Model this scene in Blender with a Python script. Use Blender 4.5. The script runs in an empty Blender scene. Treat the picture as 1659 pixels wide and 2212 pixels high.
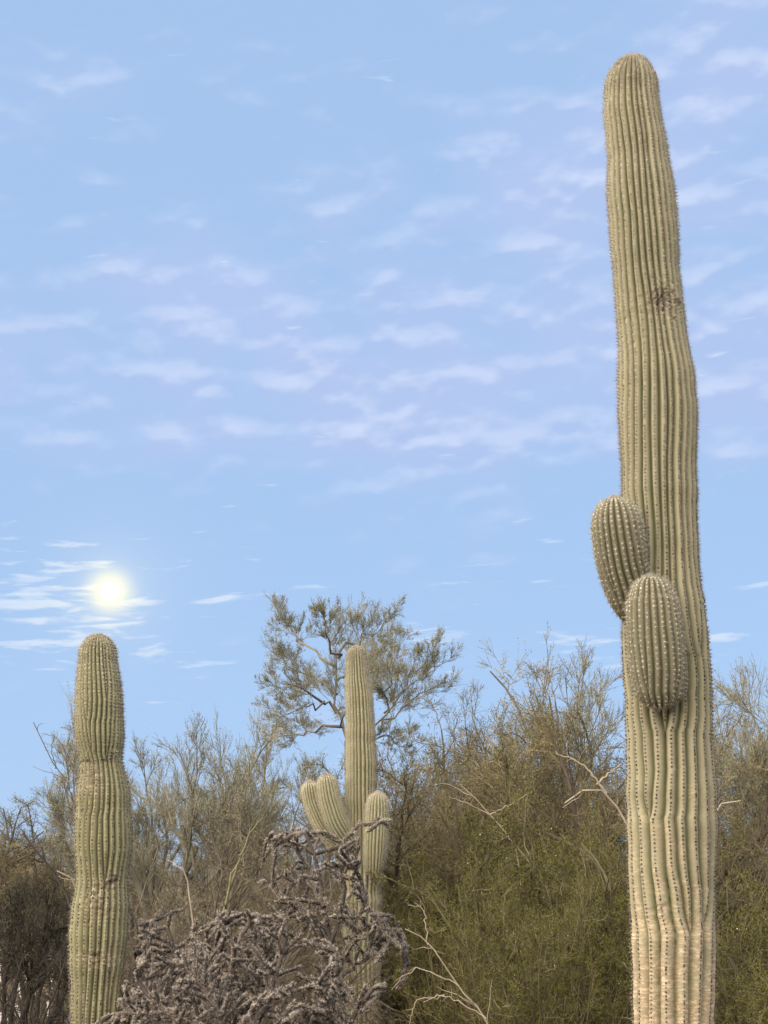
import bpy, math, random
import numpy as np
from mathutils import Vector, Matrix, Quaternion

# ------------------------------------------------------------------ camera
scene = bpy.context.scene
COL = scene.collection
PITCH = math.radians(14.1)
FOC, CX, CY = 3508.0, 829.5, 1106.0          # focal length and centre in photo units (1659 x 2212)
CAM = np.array([0.0, 0.0, 1.6])
cam_data = bpy.data.cameras.new('camera')
cam = bpy.data.objects.new('camera', cam_data)
COL.objects.link(cam)
scene.camera = cam
cam_data.sensor_fit = 'VERTICAL'
cam_data.sensor_height = 36
cam_data.lens = FOC / 2212 * 36
cam_data.clip_end = 20000
cam_data.clip_start = 0.1
cam.location = CAM
cam.rotation_euler = (math.pi / 2 + PITCH, 0, 0)

def ray(x, y):
    u, v = (x - CX) / FOC, (CY - y) / FOC
    d = np.array([u, math.cos(PITCH) - v * math.sin(PITCH), math.sin(PITCH) + v * math.cos(PITCH)])
    return d / np.linalg.norm(d)

def at(x, y, Y):
    """photo point (x, y) at ground distance Y in front of the camera"""
    d = ray(x, y)
    return CAM + d * (Y / d[1])

def azel(x, y):
    d = ray(x, y)
    return math.atan2(d[0], d[1]), math.asin(d[2])

# ------------------------------------------------------------------ light
SUN_EL, SUN_AZ = math.radians(48), math.radians(228)     # behind the camera, well to its left
S = Vector((math.sin(SUN_AZ) * math.cos(SUN_EL), math.cos(SUN_AZ) * math.cos(SUN_EL), math.sin(SUN_EL)))
sun = bpy.data.lights.new('sun', 'SUN')
sun.energy = 4.4
sun.angle = math.radians(105)
sun.color = (1.0, 0.89, 0.73)
sun_ob = bpy.data.objects.new('sun', sun)
COL.objects.link(sun_ob)
sun_ob.rotation_euler = (-S).to_track_quat('-Z', 'Y').to_euler()
sun_ob.location = (-5, -12, 8)
scene.view_settings.view_transform = 'Standard'
scene.view_settings.look = 'None'
scene.view_settings.gamma = 1
scene.view_settings.use_curve_mapping = False
scene.view_settings.exposure = 0.95

# ------------------------------------------------------------------ sky
world = bpy.data.worlds.new('World')
scene.world = world
world.use_nodes = True
WT = world.node_tree
for n in list(WT.nodes):
    WT.nodes.remove(n)

def mk(nt, typ, **kw):
    n = nt.nodes.new(typ)
    for k, v in kw.items():
        setattr(n, k, v)
    return n

def put(nt, sock, v):
    if isinstance(v, bpy.types.NodeSocket):
        nt.links.new(v, sock)
    elif isinstance(v, (tuple, list)):
        sock.default_value = v if len(v) == len(sock.default_value) else (*v, 1.0)
    else:
        sock.default_value = v

def M(nt, op, a, b=0.0, c=0.0, clamp=False):
    n = mk(nt, 'ShaderNodeMath', operation=op, use_clamp=clamp)
    for i, v in enumerate((a, b, c)):
        put(nt, n.inputs[i], v)
    return n.outputs[0]

def smooth(nt, v, lo, hi):
    n = mk(nt, 'ShaderNodeMapRange', interpolation_type='SMOOTHSTEP')
    for i, q in enumerate((v, lo, hi, 0.0, 1.0)):
        put(nt, n.inputs[i], q)
    return n.outputs[0]

def mix(nt, f, a, b, blend='MIX'):
    n = mk(nt, 'ShaderNodeMix', data_type='RGBA', blend_type=blend)
    n.clamp_factor = True
    put(nt, n.inputs[0], f)
    put(nt, n.inputs[6], a)
    put(nt, n.inputs[7], b)
    return n.outputs[2]

def vec(nt, x, y, z=0.0):
    n = mk(nt, 'ShaderNodeCombineXYZ')
    for i, v in enumerate((x, y, z)):
        put(nt, n.inputs[i], v)
    return n.outputs[0]

def noise(nt, co, scale=1.0, detail=4.0, rough=0.55, dist=0.0):
    n = mk(nt, 'ShaderNodeTexNoise')
    if co is not None:
        nt.links.new(co, n.inputs['Vector'])
    n.inputs['Scale'].default_value = scale
    n.inputs['Detail'].default_value = detail
    n.inputs['Roughness'].default_value = rough
    n.inputs['Distortion'].default_value = dist
    return n.outputs[0]

MOON_AZ, MOON_EL = azel(237, 1277)

def build_sky():
    nt = WT
    tc = mk(nt, 'ShaderNodeTexCoord')
    sep = mk(nt, 'ShaderNodeSeparateXYZ')
    nt.links.new(tc.outputs['Generated'], sep.inputs[0])
    az = M(nt, 'ARCTAN2', sep.outputs[0], sep.outputs[1])
    el = M(nt, 'ARCSINE', sep.outputs[2])
    sky = mk(nt, 'ShaderNodeTexSky', sky_type='NISHITA', sun_disc=False)
    sky.sun_elevation, sky.sun_rotation = SUN_EL, SUN_AZ
    sky.air_density, sky.dust_density, sky.ozone_density = 1.0, 0.6, 2.0
    # a thin high veil evens the dome out
    col = mix(nt, 0.84, sky.outputs[0], (3.3, 4.85, 7.4))
    D = math.pi / 180
    # --- altocumulus field
    def puffs(off):
        e2 = M(nt, 'ADD', el, off)
        co = vec(nt, M(nt, 'MULTIPLY', M(nt, 'ADD', az, M(nt, 'MULTIPLY', e2, 0.35)), 25.0),
                 M(nt, 'MULTIPLY', M(nt, 'SUBTRACT', e2, M(nt, 'MULTIPLY', az, 0.16)), 52.0), 3.7)
        return noise(nt, co, 1.0, 3.0, 0.42, 0.0)
    n0, n1 = puffs(0.0), puffs(0.007)
    big = noise(nt, vec(nt, M(nt, 'MULTIPLY', az, 6.0), M(nt, 'MULTIPLY', el, 13.0), 1.3), 1.0, 3.0, 0.5, 0.4)
    upper = M(nt, 'ADD', 26.0 * D, M(nt, 'MULTIPLY', az, 0.34))
    low_edge = smooth(nt, el, 13.2 * D, 18.2 * D)
    up_edge = M(nt, 'SUBTRACT', 1.0, smooth(nt, M(nt, 'SUBTRACT', el, upper), -2.5 * D, 3.0 * D))
    field = M(nt, 'MULTIPLY', low_edge, M(nt, 'MULTIPLY_ADD', up_edge, 0.82, 0.18))
    dens = M(nt, 'ADD', M(nt, 'MULTIPLY', n0, 0.60), M(nt, 'MULTIPLY', big, 0.62))
    dens = M(nt, 'ADD', dens, M(nt, 'MULTIPLY', M(nt, 'SUBTRACT', field, 1.0), 0.24))
    mask = smooth(nt, dens, 0.40, 0.86)
    veil = M(nt, 'MULTIPLY', smooth(nt, M(nt, 'ADD', big, M(nt, 'MULTIPLY', M(nt, 'SUBTRACT', field, 1.0), 0.22)), 0.30, 0.62), field)
    rim = smooth(nt, M(nt, 'SUBTRACT', n0, n1), -0.06, 0.16)
    col = mix(nt, M(nt, 'MULTIPLY', veil, 0.75), col, (3.7, 4.65, 7.0))
    cloud = mix(nt, rim, (3.6, 4.5, 6.85), (5.25, 5.95, 7.8))
    col = mix(nt, M(nt, 'MULTIPLY', mask, 0.78), col, cloud)
    # --- flat streaks low in the sky
    co = vec(nt, M(nt, 'MULTIPLY', az, 22.0), M(nt, 'MULTIPLY', M(nt, 'SUBTRACT', el, M(nt, 'MULTIPLY', az, 0.05)), 135.0), 5.4)
    st = noise(nt, co, 1.0, 5.0, 0.55, 0.3)
    def gauss(x, c, w):
        q = M(nt, 'DIVIDE', M(nt, 'SUBTRACT', x, c), w)
        return M(nt, 'EXPONENT', M(nt, 'MULTIPLY', M(nt, 'MULTIPLY', q, q), -1.0))
    near_moon = M(nt, 'MULTIPLY', gauss(az, MOON_AZ - 0.8 * D, 5.5 * D), gauss(el, MOON_EL - 0.5 * D, 2.0 * D))
    lowband = M(nt, 'MULTIPLY', gauss(el, 9.5 * D, 3.0 * D), 0.42)
    bias = M(nt, 'MAXIMUM', near_moon, lowband)
    sm = smooth(nt, M(nt, 'ADD', st, M(nt, 'MULTIPLY', M(nt, 'SUBTRACT', bias, 1.0), 0.22)), 0.44, 0.60)
    col = mix(nt, M(nt, 'MULTIPLY', sm, 0.62), col, (6.2, 6.9, 7.9))
    # --- corona of the moon in the thin cloud
    da = M(nt, 'MULTIPLY', M(nt, 'SUBTRACT', az, MOON_AZ), math.cos(MOON_EL))
    de = M(nt, 'SUBTRACT', el, MOON_EL)
    r = M(nt, 'SQRT', M(nt, 'ADD', M(nt, 'MULTIPLY', da, da), M(nt, 'MULTIPLY', de, de)))
    g1 = M(nt, 'EXPONENT', M(nt, 'MULTIPLY', M(nt, 'POWER', M(nt, 'DIVIDE', r, 0.72 * D), 2.8), -1.0))
    g2 = M(nt, 'EXPONENT', M(nt, 'MULTIPLY', M(nt, 'DIVIDE', r, 1.0 * D), -1.0))
    lit = M(nt, 'MULTIPLY', g2, M(nt, 'MULTIPLY_ADD', sm, 1.1, 0.5), clamp=True)
    col = mix(nt, lit, col, (7.7, 7.9, 7.3))
    col = mix(nt, M(nt, 'MULTIPLY', g1, 0.97), col, (8.9, 8.7, 6.7))
    bg = mk(nt, 'ShaderNodeBackground')
    bg.inputs['Strength'].default_value = 0.066
    nt.links.new(col, bg.inputs['Color'])
    out = mk(nt, 'ShaderNodeOutputWorld')
    nt.links.new(bg.outputs[0], out.inputs[0])
build_sky()

# ------------------------------------------------------------------ helpers
def tag(o, label=None, cat=None, group=None, kind=None):
    if label: o['label'] = label
    if cat: o['category'] = cat
    if group: o['group'] = group
    if kind: o['kind'] = kind
    return o

def empty(name, loc=(0, 0, 0), rz=0.0, sc=1.0):
    o = bpy.data.objects.new(name, None)
    COL.objects.link(o)
    o.location = loc
    o.rotation_euler = (0, 0, rz)
    o.scale = (sc, sc, sc) if not isinstance(sc, tuple) else sc
    o.empty_display_size = 0.2
    return o

def link(name, me, parent=None):
    o = bpy.data.objects.new(name, me)
    COL.objects.link(o)
    if parent is not None:
        o.parent = parent
    return o

def mesh(name, V, F, mat, smooth_=True, attrs=None):
    """F: list of int arrays, each (n,3) or (n,4)"""
    V = np.asarray(V, np.float32)
    F = [np.asarray(f, np.int32) for f in F if len(f)]
    me = bpy.data.meshes.new(name)
    nl = sum(f.size for f in F)
    npoly = sum(len(f) for f in F)
    me.vertices.add(len(V))
    me.vertices.foreach_set('co', V.ravel())
    me.loops.add(nl)
    me.polygons.add(npoly)
    me.loops.foreach_set('vertex_index', np.concatenate([f.ravel() for f in F]))
    tot = np.concatenate([np.full(len(f), f.shape[1], np.int32) for f in F])
    start = np.concatenate([[0], np.cumsum(tot)[:-1]]).astype(np.int32)
    me.polygons.foreach_set('loop_start', start)
    me.polygons.foreach_set('use_smooth', np.full(npoly, smooth_))
    if attrs:
        for k, a in attrs.items():
            at_ = me.attributes.new(k, 'FLOAT', 'POINT')
            at_.data.foreach_set('value', np.asarray(a, np.float32).ravel())
    me.update(calc_edges=True)
    if mat is not None:
        me.materials.append(mat)
    return me

class Buf:
    """collects vertices, faces and one value per vertex"""
    def __init__(s):
        s.V, s.F, s.A, s.n = [], [], [], 0
    def add(s, V, F, A=None):
        V = np.asarray(V).reshape(-1, 3)
        s.V.append(V)
        for f in (F if isinstance(F, list) else [F]):
            s.F.append(np.asarray(f) + s.n)
        s.A.append(np.zeros(len(V)) if A is None else np.broadcast_to(np.asarray(A, float).ravel(), (len(V),)) if np.size(A) in (1, len(V)) else A)
        s.n += len(V)
    def mesh(s, name, mat, smooth_=True):
        return mesh(name, np.concatenate(s.V), s.F, mat, smooth_, {'v': np.concatenate(s.A)})

def unit(a):
    return a / np.maximum(np.linalg.norm(a, axis=-1, keepdims=True), 1e-9)

# ------------------------------------------------------------------ materials
def mat(name, rough=0.85, spec=0.2):
    m = bpy.data.materials.new(name)
    m.use_nodes = True
    nt = m.node_tree
    b = nt.nodes['Principled BSDF']
    b.inputs['Roughness'].default_value = rough
    b.inputs['Specular IOR Level'].default_value = spec
    return m, nt, b

def attr(nt, name):
    n = mk(nt, 'ShaderNodeAttribute', attribute_name=name)
    return n.outputs['Fac']

def objco(nt):
    return mk(nt, 'ShaderNodeTexCoord').outputs['Object']

def bump(nt, b, h, strength, dist):
    n = mk(nt, 'ShaderNodeBump')
    n.inputs['Strength'].default_value = strength
    n.inputs['Distance'].default_value = dist
    nt.links.new(h, n.inputs['Height'])
    nt.links.new(n.outputs[0], b.inputs['Normal'])

def ramp_mat(name, c0, c1, rough=0.85, spec=0.15, nscale=3.0, c2=None, namt=0.5):
    """colour from the per-piece value 'v' mixed with a broad noise"""
    m, nt, b = mat(name, rough, spec)
    v = attr(nt, 'v')
    nz = noise(nt, objco(nt), nscale, 3.0)
    f = M(nt, 'ADD', M(nt, 'MULTIPLY', v, 1 - namt), M(nt, 'MULTIPLY', smooth(nt, nz, 0.3, 0.7), namt))
    c = mix(nt, f, c0, c1)
    if c2:
        c = mix(nt, smooth(nt, v, 0.86, 0.9), c, c2)
    rnd = mk(nt, 'ShaderNodeObjectInfo').outputs['Random']
    c = mix(nt, M(nt, 'MULTIPLY', rnd, 0.25), c, (c0[0] * 0.6, c0[1] * 0.6, c0[2] * 0.6))
    nt.links.new(c, b.inputs['Base Color'])
    return m

def saguaro_mat(name, green, light, cork, cork_top, cork_low, crest=None):
    m, nt, b = mat(name, 0.7, 0.25)
    co = objco(nt)
    g = noise(nt, co, 2.3, 4.0)
    c = mix(nt, smooth(nt, g, 0.35, 0.68), green, light)
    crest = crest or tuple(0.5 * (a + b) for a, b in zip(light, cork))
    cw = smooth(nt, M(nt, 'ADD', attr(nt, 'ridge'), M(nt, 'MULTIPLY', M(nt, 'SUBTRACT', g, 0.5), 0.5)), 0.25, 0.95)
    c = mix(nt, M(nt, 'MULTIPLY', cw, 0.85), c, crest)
    f = noise(nt, co, 38.0, 3.0, 0.6)
    c = mix(nt, M(nt, 'MULTIPLY', smooth(nt, f, 0.45, 0.75), 0.35), c, light)
    # corky bark: short level creases, mostly low on the stem and on the rib crests
    sep = mk(nt, 'ShaderNodeSeparateXYZ')
    nt.links.new(co, sep.inputs[0])
    z = sep.outputs[2]
    mp = mk(nt, 'ShaderNodeMapping')
    mp.inputs['Scale'].default_value = (22, 22, 75)
    nt.links.new(co, mp.inputs[0])
    cr = noise(nt, mp.outputs[0], 1.0, 4.0, 0.6, 0.6)
    patch = noise(nt, co, 5.0, 4.0, 0.6)
    age = M(nt, 'SUBTRACT', 1.0, smooth(nt, z, cork_low, cork_top))
    rid = attr(nt, 'ridge')
    k = M(nt, 'ADD', M(nt, 'MULTIPLY', age, 0.54), M(nt, 'MULTIPLY', M(nt, 'MULTIPLY', rid, age), 0.22))
    k = M(nt, 'ADD', k, attr(nt, 'corky'))
    k = M(nt, 'ADD', k, M(nt, 'MULTIPLY', M(nt, 'SUBTRACT', patch, 0.5), 1.0))
    k = smooth(nt, k, 0.22, 0.78)
    corkc = mix(nt, smooth(nt, cr, 0.46, 0.60), cork, (min(cork[0] * 1.85, .7), min(cork[1] * 1.95, .62), min(cork[2] * 2.1, .5)))
    c = mix(nt, M(nt, 'MULTIPLY', k, 0.88), c, corkc)
    # scars: dark brown, dry
    sc = attr(nt, 'scar')
    sn = noise(nt, co, 60.0, 3.0, 0.6)
    scm = smooth(nt, M(nt, 'ADD', sc, M(nt, 'MULTIPLY', M(nt, 'SUBTRACT', sn, 0.5), 0.9)), 0.4, 0.62)
    c = mix(nt, scm, c, mix(nt, smooth(nt, cr, 0.35, 0.6), (0.035, 0.025, 0.02), (0.2, 0.15, 0.11)))
    nt.links.new(c, b.inputs['Base Color'])
    h = M(nt, 'ADD', M(nt, 'MULTIPLY', cr, M(nt, 'MULTIPLY_ADD', k, 0.9, 0.12)), M(nt, 'MULTIPLY', f, 0.25))
    bump(nt, b, h, 0.6, 0.008)
    return m

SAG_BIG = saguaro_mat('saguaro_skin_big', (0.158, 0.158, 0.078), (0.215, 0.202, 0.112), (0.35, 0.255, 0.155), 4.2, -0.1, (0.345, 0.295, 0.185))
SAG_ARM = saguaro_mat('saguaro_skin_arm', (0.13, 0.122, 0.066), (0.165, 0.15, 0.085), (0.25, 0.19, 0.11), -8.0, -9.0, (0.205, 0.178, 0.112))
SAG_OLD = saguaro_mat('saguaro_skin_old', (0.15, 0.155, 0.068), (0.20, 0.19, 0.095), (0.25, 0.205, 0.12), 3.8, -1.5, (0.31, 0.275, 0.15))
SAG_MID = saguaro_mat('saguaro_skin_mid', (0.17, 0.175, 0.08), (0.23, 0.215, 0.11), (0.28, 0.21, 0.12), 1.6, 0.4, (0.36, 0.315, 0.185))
SPINE = ramp_mat('spine_straw', (0.15, 0.115, 0.08), (0.72, 0.64, 0.50), 0.6, 0.3, 9.0, namt=0.25)
AREOLE = ramp_mat('areole_felt', (0.022, 0.016, 0.013), (0.85, 0.78, 0.62), 0.95, 0.05, 9.0, namt=0.0)
BARK_GREEN = ramp_mat('palo_verde_bark', (0.1, 0.085, 0.062), (0.28, 0.245, 0.175), nscale=4)
TWIG_GREEN = ramp_mat('palo_verde_twig', (0.12, 0.105, 0.07), (0.42, 0.37, 0.255), nscale=1.2)
LEAF_GREY = ramp_mat('palo_verde_leaf', (0.17, 0.165, 0.095), (0.4, 0.37, 0.235), nscale=1.2)
BARK_BROWN = ramp_mat('mesquite_bark', (0.078, 0.059, 0.043), (0.195, 0.150, 0.108), nscale=5)
TWIG_BROWN = ramp_mat('mesquite_twig', (0.05, 0.037, 0.023), (0.35, 0.27, 0.16), nscale=1.0)
LEAF_TAN = ramp_mat('mesquite_leaf', (0.09, 0.086, 0.032), (0.3, 0.27, 0.11), nscale=1.0)
TWIG_CREO = ramp_mat('creosote_stem', (0.035, 0.028, 0.015), (0.29, 0.235, 0.125), nscale=2.0)
LEAF_CREO = ramp_mat('creosote_leaf', (0.04, 0.04, 0.008), (0.215, 0.195, 0.04), nscale=1.6, c2=(0.5, 0.46, 0.36))
TWIG_GREY = ramp_mat('brush_twig', (0.04, 0.03, 0.022), (0.3, 0.235, 0.17), nscale=2.0)
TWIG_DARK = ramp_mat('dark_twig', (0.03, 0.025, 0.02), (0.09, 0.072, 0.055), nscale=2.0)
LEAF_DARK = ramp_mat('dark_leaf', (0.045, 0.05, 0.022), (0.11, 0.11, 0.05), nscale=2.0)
DEAD_PALE = ramp_mat('dead_wood', (0.24, 0.19, 0.13), (0.48, 0.39, 0.28), nscale=6.0)
CHOLLA = ramp_mat('cholla_skin', (0.05, 0.042, 0.034), (0.125, 0.104, 0.085), nscale=30.0, namt=0.4)
CHOLLA_SPINE = ramp_mat('cholla_spine', (0.27, 0.215, 0.17), (0.66, 0.545, 0.445), 0.55, 0.3, 30.0, namt=0.3)
CHOLLA_WOOD = ramp_mat('cholla_wood', (0.052, 0.043, 0.035), (0.143, 0.114, 0.091), nscale=12.0, namt=0.5)

def ground_mat():
    m, nt, b = mat('desert_soil', 0.95, 0.1)
    co = objco(nt)
    a = noise(nt, co, 0.35, 5.0)
    f = noise(nt, co, 14.0, 4.0, 0.65)
    c = mix(nt, smooth(nt, a, 0.35, 0.65), (0.34, 0.27, 0.215), (0.44, 0.37, 0.315))
    c = mix(nt, M(nt, 'MULTIPLY', smooth(nt, f, 0.5, 0.7), 0.5), c, (0.24, 0.19, 0.15))
    # leaf litter everywhere but on the pale clearing
    sep = mk(nt, 'ShaderNodeSeparateXYZ')
    nt.links.new(co, sep.inputs[0])
    side = M(nt, 'DIVIDE', M(nt, 'MULTIPLY', sep.outputs[0], -1.0), M(nt, 'MAXIMUM', sep.outputs[1], 1.0))
    side = M(nt, 'ADD', side, M(nt, 'MULTIPLY', M(nt, 'SUBTRACT', a, 0.5), 0.10))
    clr = M(nt, 'MULTIPLY', smooth(nt, side, 0.165, 0.20), smooth(nt, sep.outputs[1], 19.0, 25.0))
    litter = mix(nt, smooth(nt, f, 0.35, 0.7), (0.055, 0.042, 0.03), (0.17, 0.13, 0.09))
    c = mix(nt, 0.65, c, (0.66, 0.58, 0.54))
    c = mix(nt, clr, litter, c)
    nt.links.new(c, b.inputs['Base Color'])
    bump(nt, b, f, 0.7, 0.03)
    return m
SOIL = ground_mat()

# ------------------------------------------------------------------ ground and moon
def build_ground():
    r = np.concatenate([[0.0], np.geomspace(2.0, 6000.0, 70)])
    A = 96
    a = np.arange(A) * 2 * math.pi / A
    X = r[:, None] * np.cos(a)
    Y = r[:, None] * np.sin(a)
    Z = 0.05 * np.sin(X * 0.35 + 1) * np.sin(Y * 0.28) * np.clip(r / 20, 0, 1)[:, None]
    V = np.stack([X, Y, Z], -1).reshape(-1, 3)
    i, j = np.meshgrid(np.arange(len(r) - 1), np.arange(A), indexing='ij')
    j2 = (j + 1) % A
    F = np.stack([i * A + j, (i + 1) * A + j, (i + 1) * A + j2, i * A + j2], -1).reshape(-1, 4)
    o = link('ground', mesh('ground', V, [F], SOIL))
    tag(o, kind='structure')
build_ground()

def build_moon():
    m, nt, b = mat('moon_light')
    for n in list(nt.nodes):
        nt.nodes.remove(n)
    e = mk(nt, 'ShaderNodeEmission')
    nz = noise(nt, objco(nt), 0.2, 3.0)
    nt.links.new(mix(nt, nz, (1.0, 0.98, 0.9), (1.0, 0.99, 0.94)), e.inputs[0])
    e.inputs[1].default_value = 3.0
    o_ = mk(nt, 'ShaderNodeOutputMaterial')
    nt.links.new(e.outputs[0], o_.inputs[0])
    dist = 6000.0
    rad = dist * math.tan(math.radians(0.32))
    n, k = 48, 96
    th = np.linspace(0, math.pi, n)
    ph = np.arange(k) * 2 * math.pi / k
    V = np.stack([np.sin(th)[:, None] * np.cos(ph), np.sin(th)[:, None] * np.sin(ph), np.cos(th)[:, None] * np.ones(k)], -1).reshape(-1, 3) * rad
    i, j = np.meshgrid(np.arange(n - 1), np.arange(k), indexing='ij')
    j2 = (j + 1) % k
    F = np.stack([i * k + j, (i + 1) * k + j, (i + 1) * k + j2, i * k + j2], -1).reshape(-1, 4)
    o = link('moon', mesh('moon', V, [F], m))
    o.location = CAM + ray(237, 1277) * dist
    tag(o, 'bright white full moon glowing low in the sky behind thin streaky cloud', 'moon')
build_moon()

# ------------------------------------------------------------------ saguaros
def vnoise(rng, n, step):
    """smooth 1-d noise, n samples, knots every `step` samples"""
    k = int(n / step) + 3
    return np.interp(np.arange(n) / step, np.arange(k), rng.normal(0, 1, k))

def smooth1(a, w):
    if w < 2: return a
    k = np.hanning(w + 2)[1:-1]; k /= k.sum()
    p = np.pad(a, (w, w), mode='edge')
    return np.convolve(p, k, 'same')[w:-w]

def ribbed(C, U, W, R, arc, nrib, births, depth, seed, off=0.0, K=8, bead=0.0015, spacing=0.024, blen=0.10, jitter=0.10):
    """ribbed column; births: {slot: arc length where that rib begins}. Returns the vertex grid and the crest grid"""
    rng = np.random.default_rng(seed)
    Sn = len(R)
    w = np.ones((Sn, nrib))
    for i, b0 in births.items():
        t = np.clip((arc - b0) / blen, 0, 1)
        w[:, i] = np.sqrt(t) * 0.35 + 0.65 * np.clip((arc - b0) / (blen * 4), 0, 1) ** 0.8
        w[arc < b0, i] = 0
    for i in range(nrib):
        w[:, i] *= 1 + jitter * smooth1(vnoise(rng, Sn, 34), 25) + 0.10 * rng.normal()
    w = np.maximum(w, 0)
    tot = w.sum(1)
    start = np.concatenate([np.zeros((Sn, 1)), np.cumsum(w, 1)[:, :-1]], 1)
    mid = (start + w / 2) / tot[:, None] * 2 * math.pi
    base = mid.mean(0)
    shift = ((mid - base) * (w > 0.2)).sum(1) / np.maximum((w > 0.2).sum(1), 1)
    tw = off - shift + 0.02 * smooth1(vnoise(rng, Sn, 40), 30)
    full = np.minimum(depth, 0.85 * 2 * math.pi * R / tot)
    dep = np.minimum(full[:, None], 0.85 * 2 * math.pi * R[:, None] * w / tot[:, None])
    bm = np.cos(2 * math.pi * arc / spacing)[:, None]
    t = np.array([0, 0.06, 0.15, 0.30, 0.5, 0.70, 0.85, 0.94])
    h = 1 - np.abs(2 * t - 1) ** 2.3
    ang = (start[:, :, None] + w[:, :, None] * t) / tot[:, None, None] * 2 * math.pi + tw[:, None, None]
    fine = 1 + 0.0
    r = (R - full)[:, None, None] + dep[:, :, None] * h + (bead * bm * np.minimum(1, R / 0.05)[:, None])[:, :, None] * h ** 3 * (dep / np.maximum(full[:, None], 1e-6))[:, :, None]
    r = np.maximum(r, 0.0005)
    P = C[:, None, None, :] + r[..., None] * (np.cos(ang)[..., None] * U[:, None, None, :] + np.sin(ang)[..., None] * W[:, None, None, :])
    E = np.cos(ang)[..., None] * U[:, None, None, :] + np.sin(ang)[..., None] * W[:, None, None, :]
    return P, E, w, np.broadcast_to(h, (Sn, nrib, K)), ang

def grid_faces(Sn, Mn):
    i, j = np.meshgrid(np.arange(Sn - 1), np.arange(Mn), indexing='ij')
    j2 = (j + 1) % Mn
    return np.stack([i * Mn + j, i * Mn + j2, (i + 1) * Mn + j2, (i + 1) * Mn + j], -1).reshape(-1, 4)

def spikes(P, N, T, rng, per, length, width, spread, tone, buf):
    """clusters of `per` thin pyramidal spines at points P"""
    n = len(P)
    B = np.cross(N, T)
    idx = np.repeat(np.arange(n), per)
    phi = rng.uniform(0, 2 * math.pi, n * per)
    sp = spread * np.sqrt(rng.uniform(0.02, 1, n * per))
    d = unit(N[idx] * np.cos(sp)[:, None] + (T[idx] * np.cos(phi)[:, None] + B[idx] * np.sin(phi)[:, None]) * np.sin(sp)[:, None])
    L = (length[idx] if np.ndim(length) else length) * rng.uniform(0.55, 1.25, n * per)
    p = P[idx] + rng.normal(0, 0.0025, (n * per, 3))
    q = unit(np.cross(d, rng.normal(0, 1, (n * per, 3))))
    s = np.cross(d, q)
    wd = width
    a0 = p + q * wd
    a1 = p + (-0.5 * q + 0.866 * s) * wd
    a2 = p + (-0.5 * q - 0.866 * s) * wd
    tip = p + d * L[:, None]
    V = np.stack([a0, a1, a2, tip], 1).reshape(-1, 3)
    b = np.arange(n * per)[:, None] * 4
    F = np.concatenate([b + [0, 1, 3], b + [1, 2, 3], b + [2, 0, 3]])
    tn = np.clip((tone[idx] if np.ndim(tone) else tone) + rng.normal(0, 0.18, n * per), 0, 0.85)
    buf.add(V, F, np.repeat(tn, 4))

def dots(P, N, T, size, tone, buf):
    """areole cushions: low six-sided domes"""
    B = np.cross(N, T)
    n = len(P)
    a = np.arange(6) * math.pi / 3
    ring = P[:, None] - N[:, None] * 0.002 + (T[:, None] * (np.cos(a) * 1.35)[None, :, None] + B[:, None] * np.sin(a)[None, :, None]) * size[:, None, None]
    top = P + N * size[:, None] * 0.55
    V = np.concatenate([ring, top[:, None]], 1).reshape(-1, 3)
    b = np.arange(n)[:, None] * 7
    F = np.concatenate([b + [k, (k + 1) % 6, 6] for k in range(6)])
    buf.add(V, F, np.repeat(np.clip(tone, 0, 1), 7))

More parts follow.
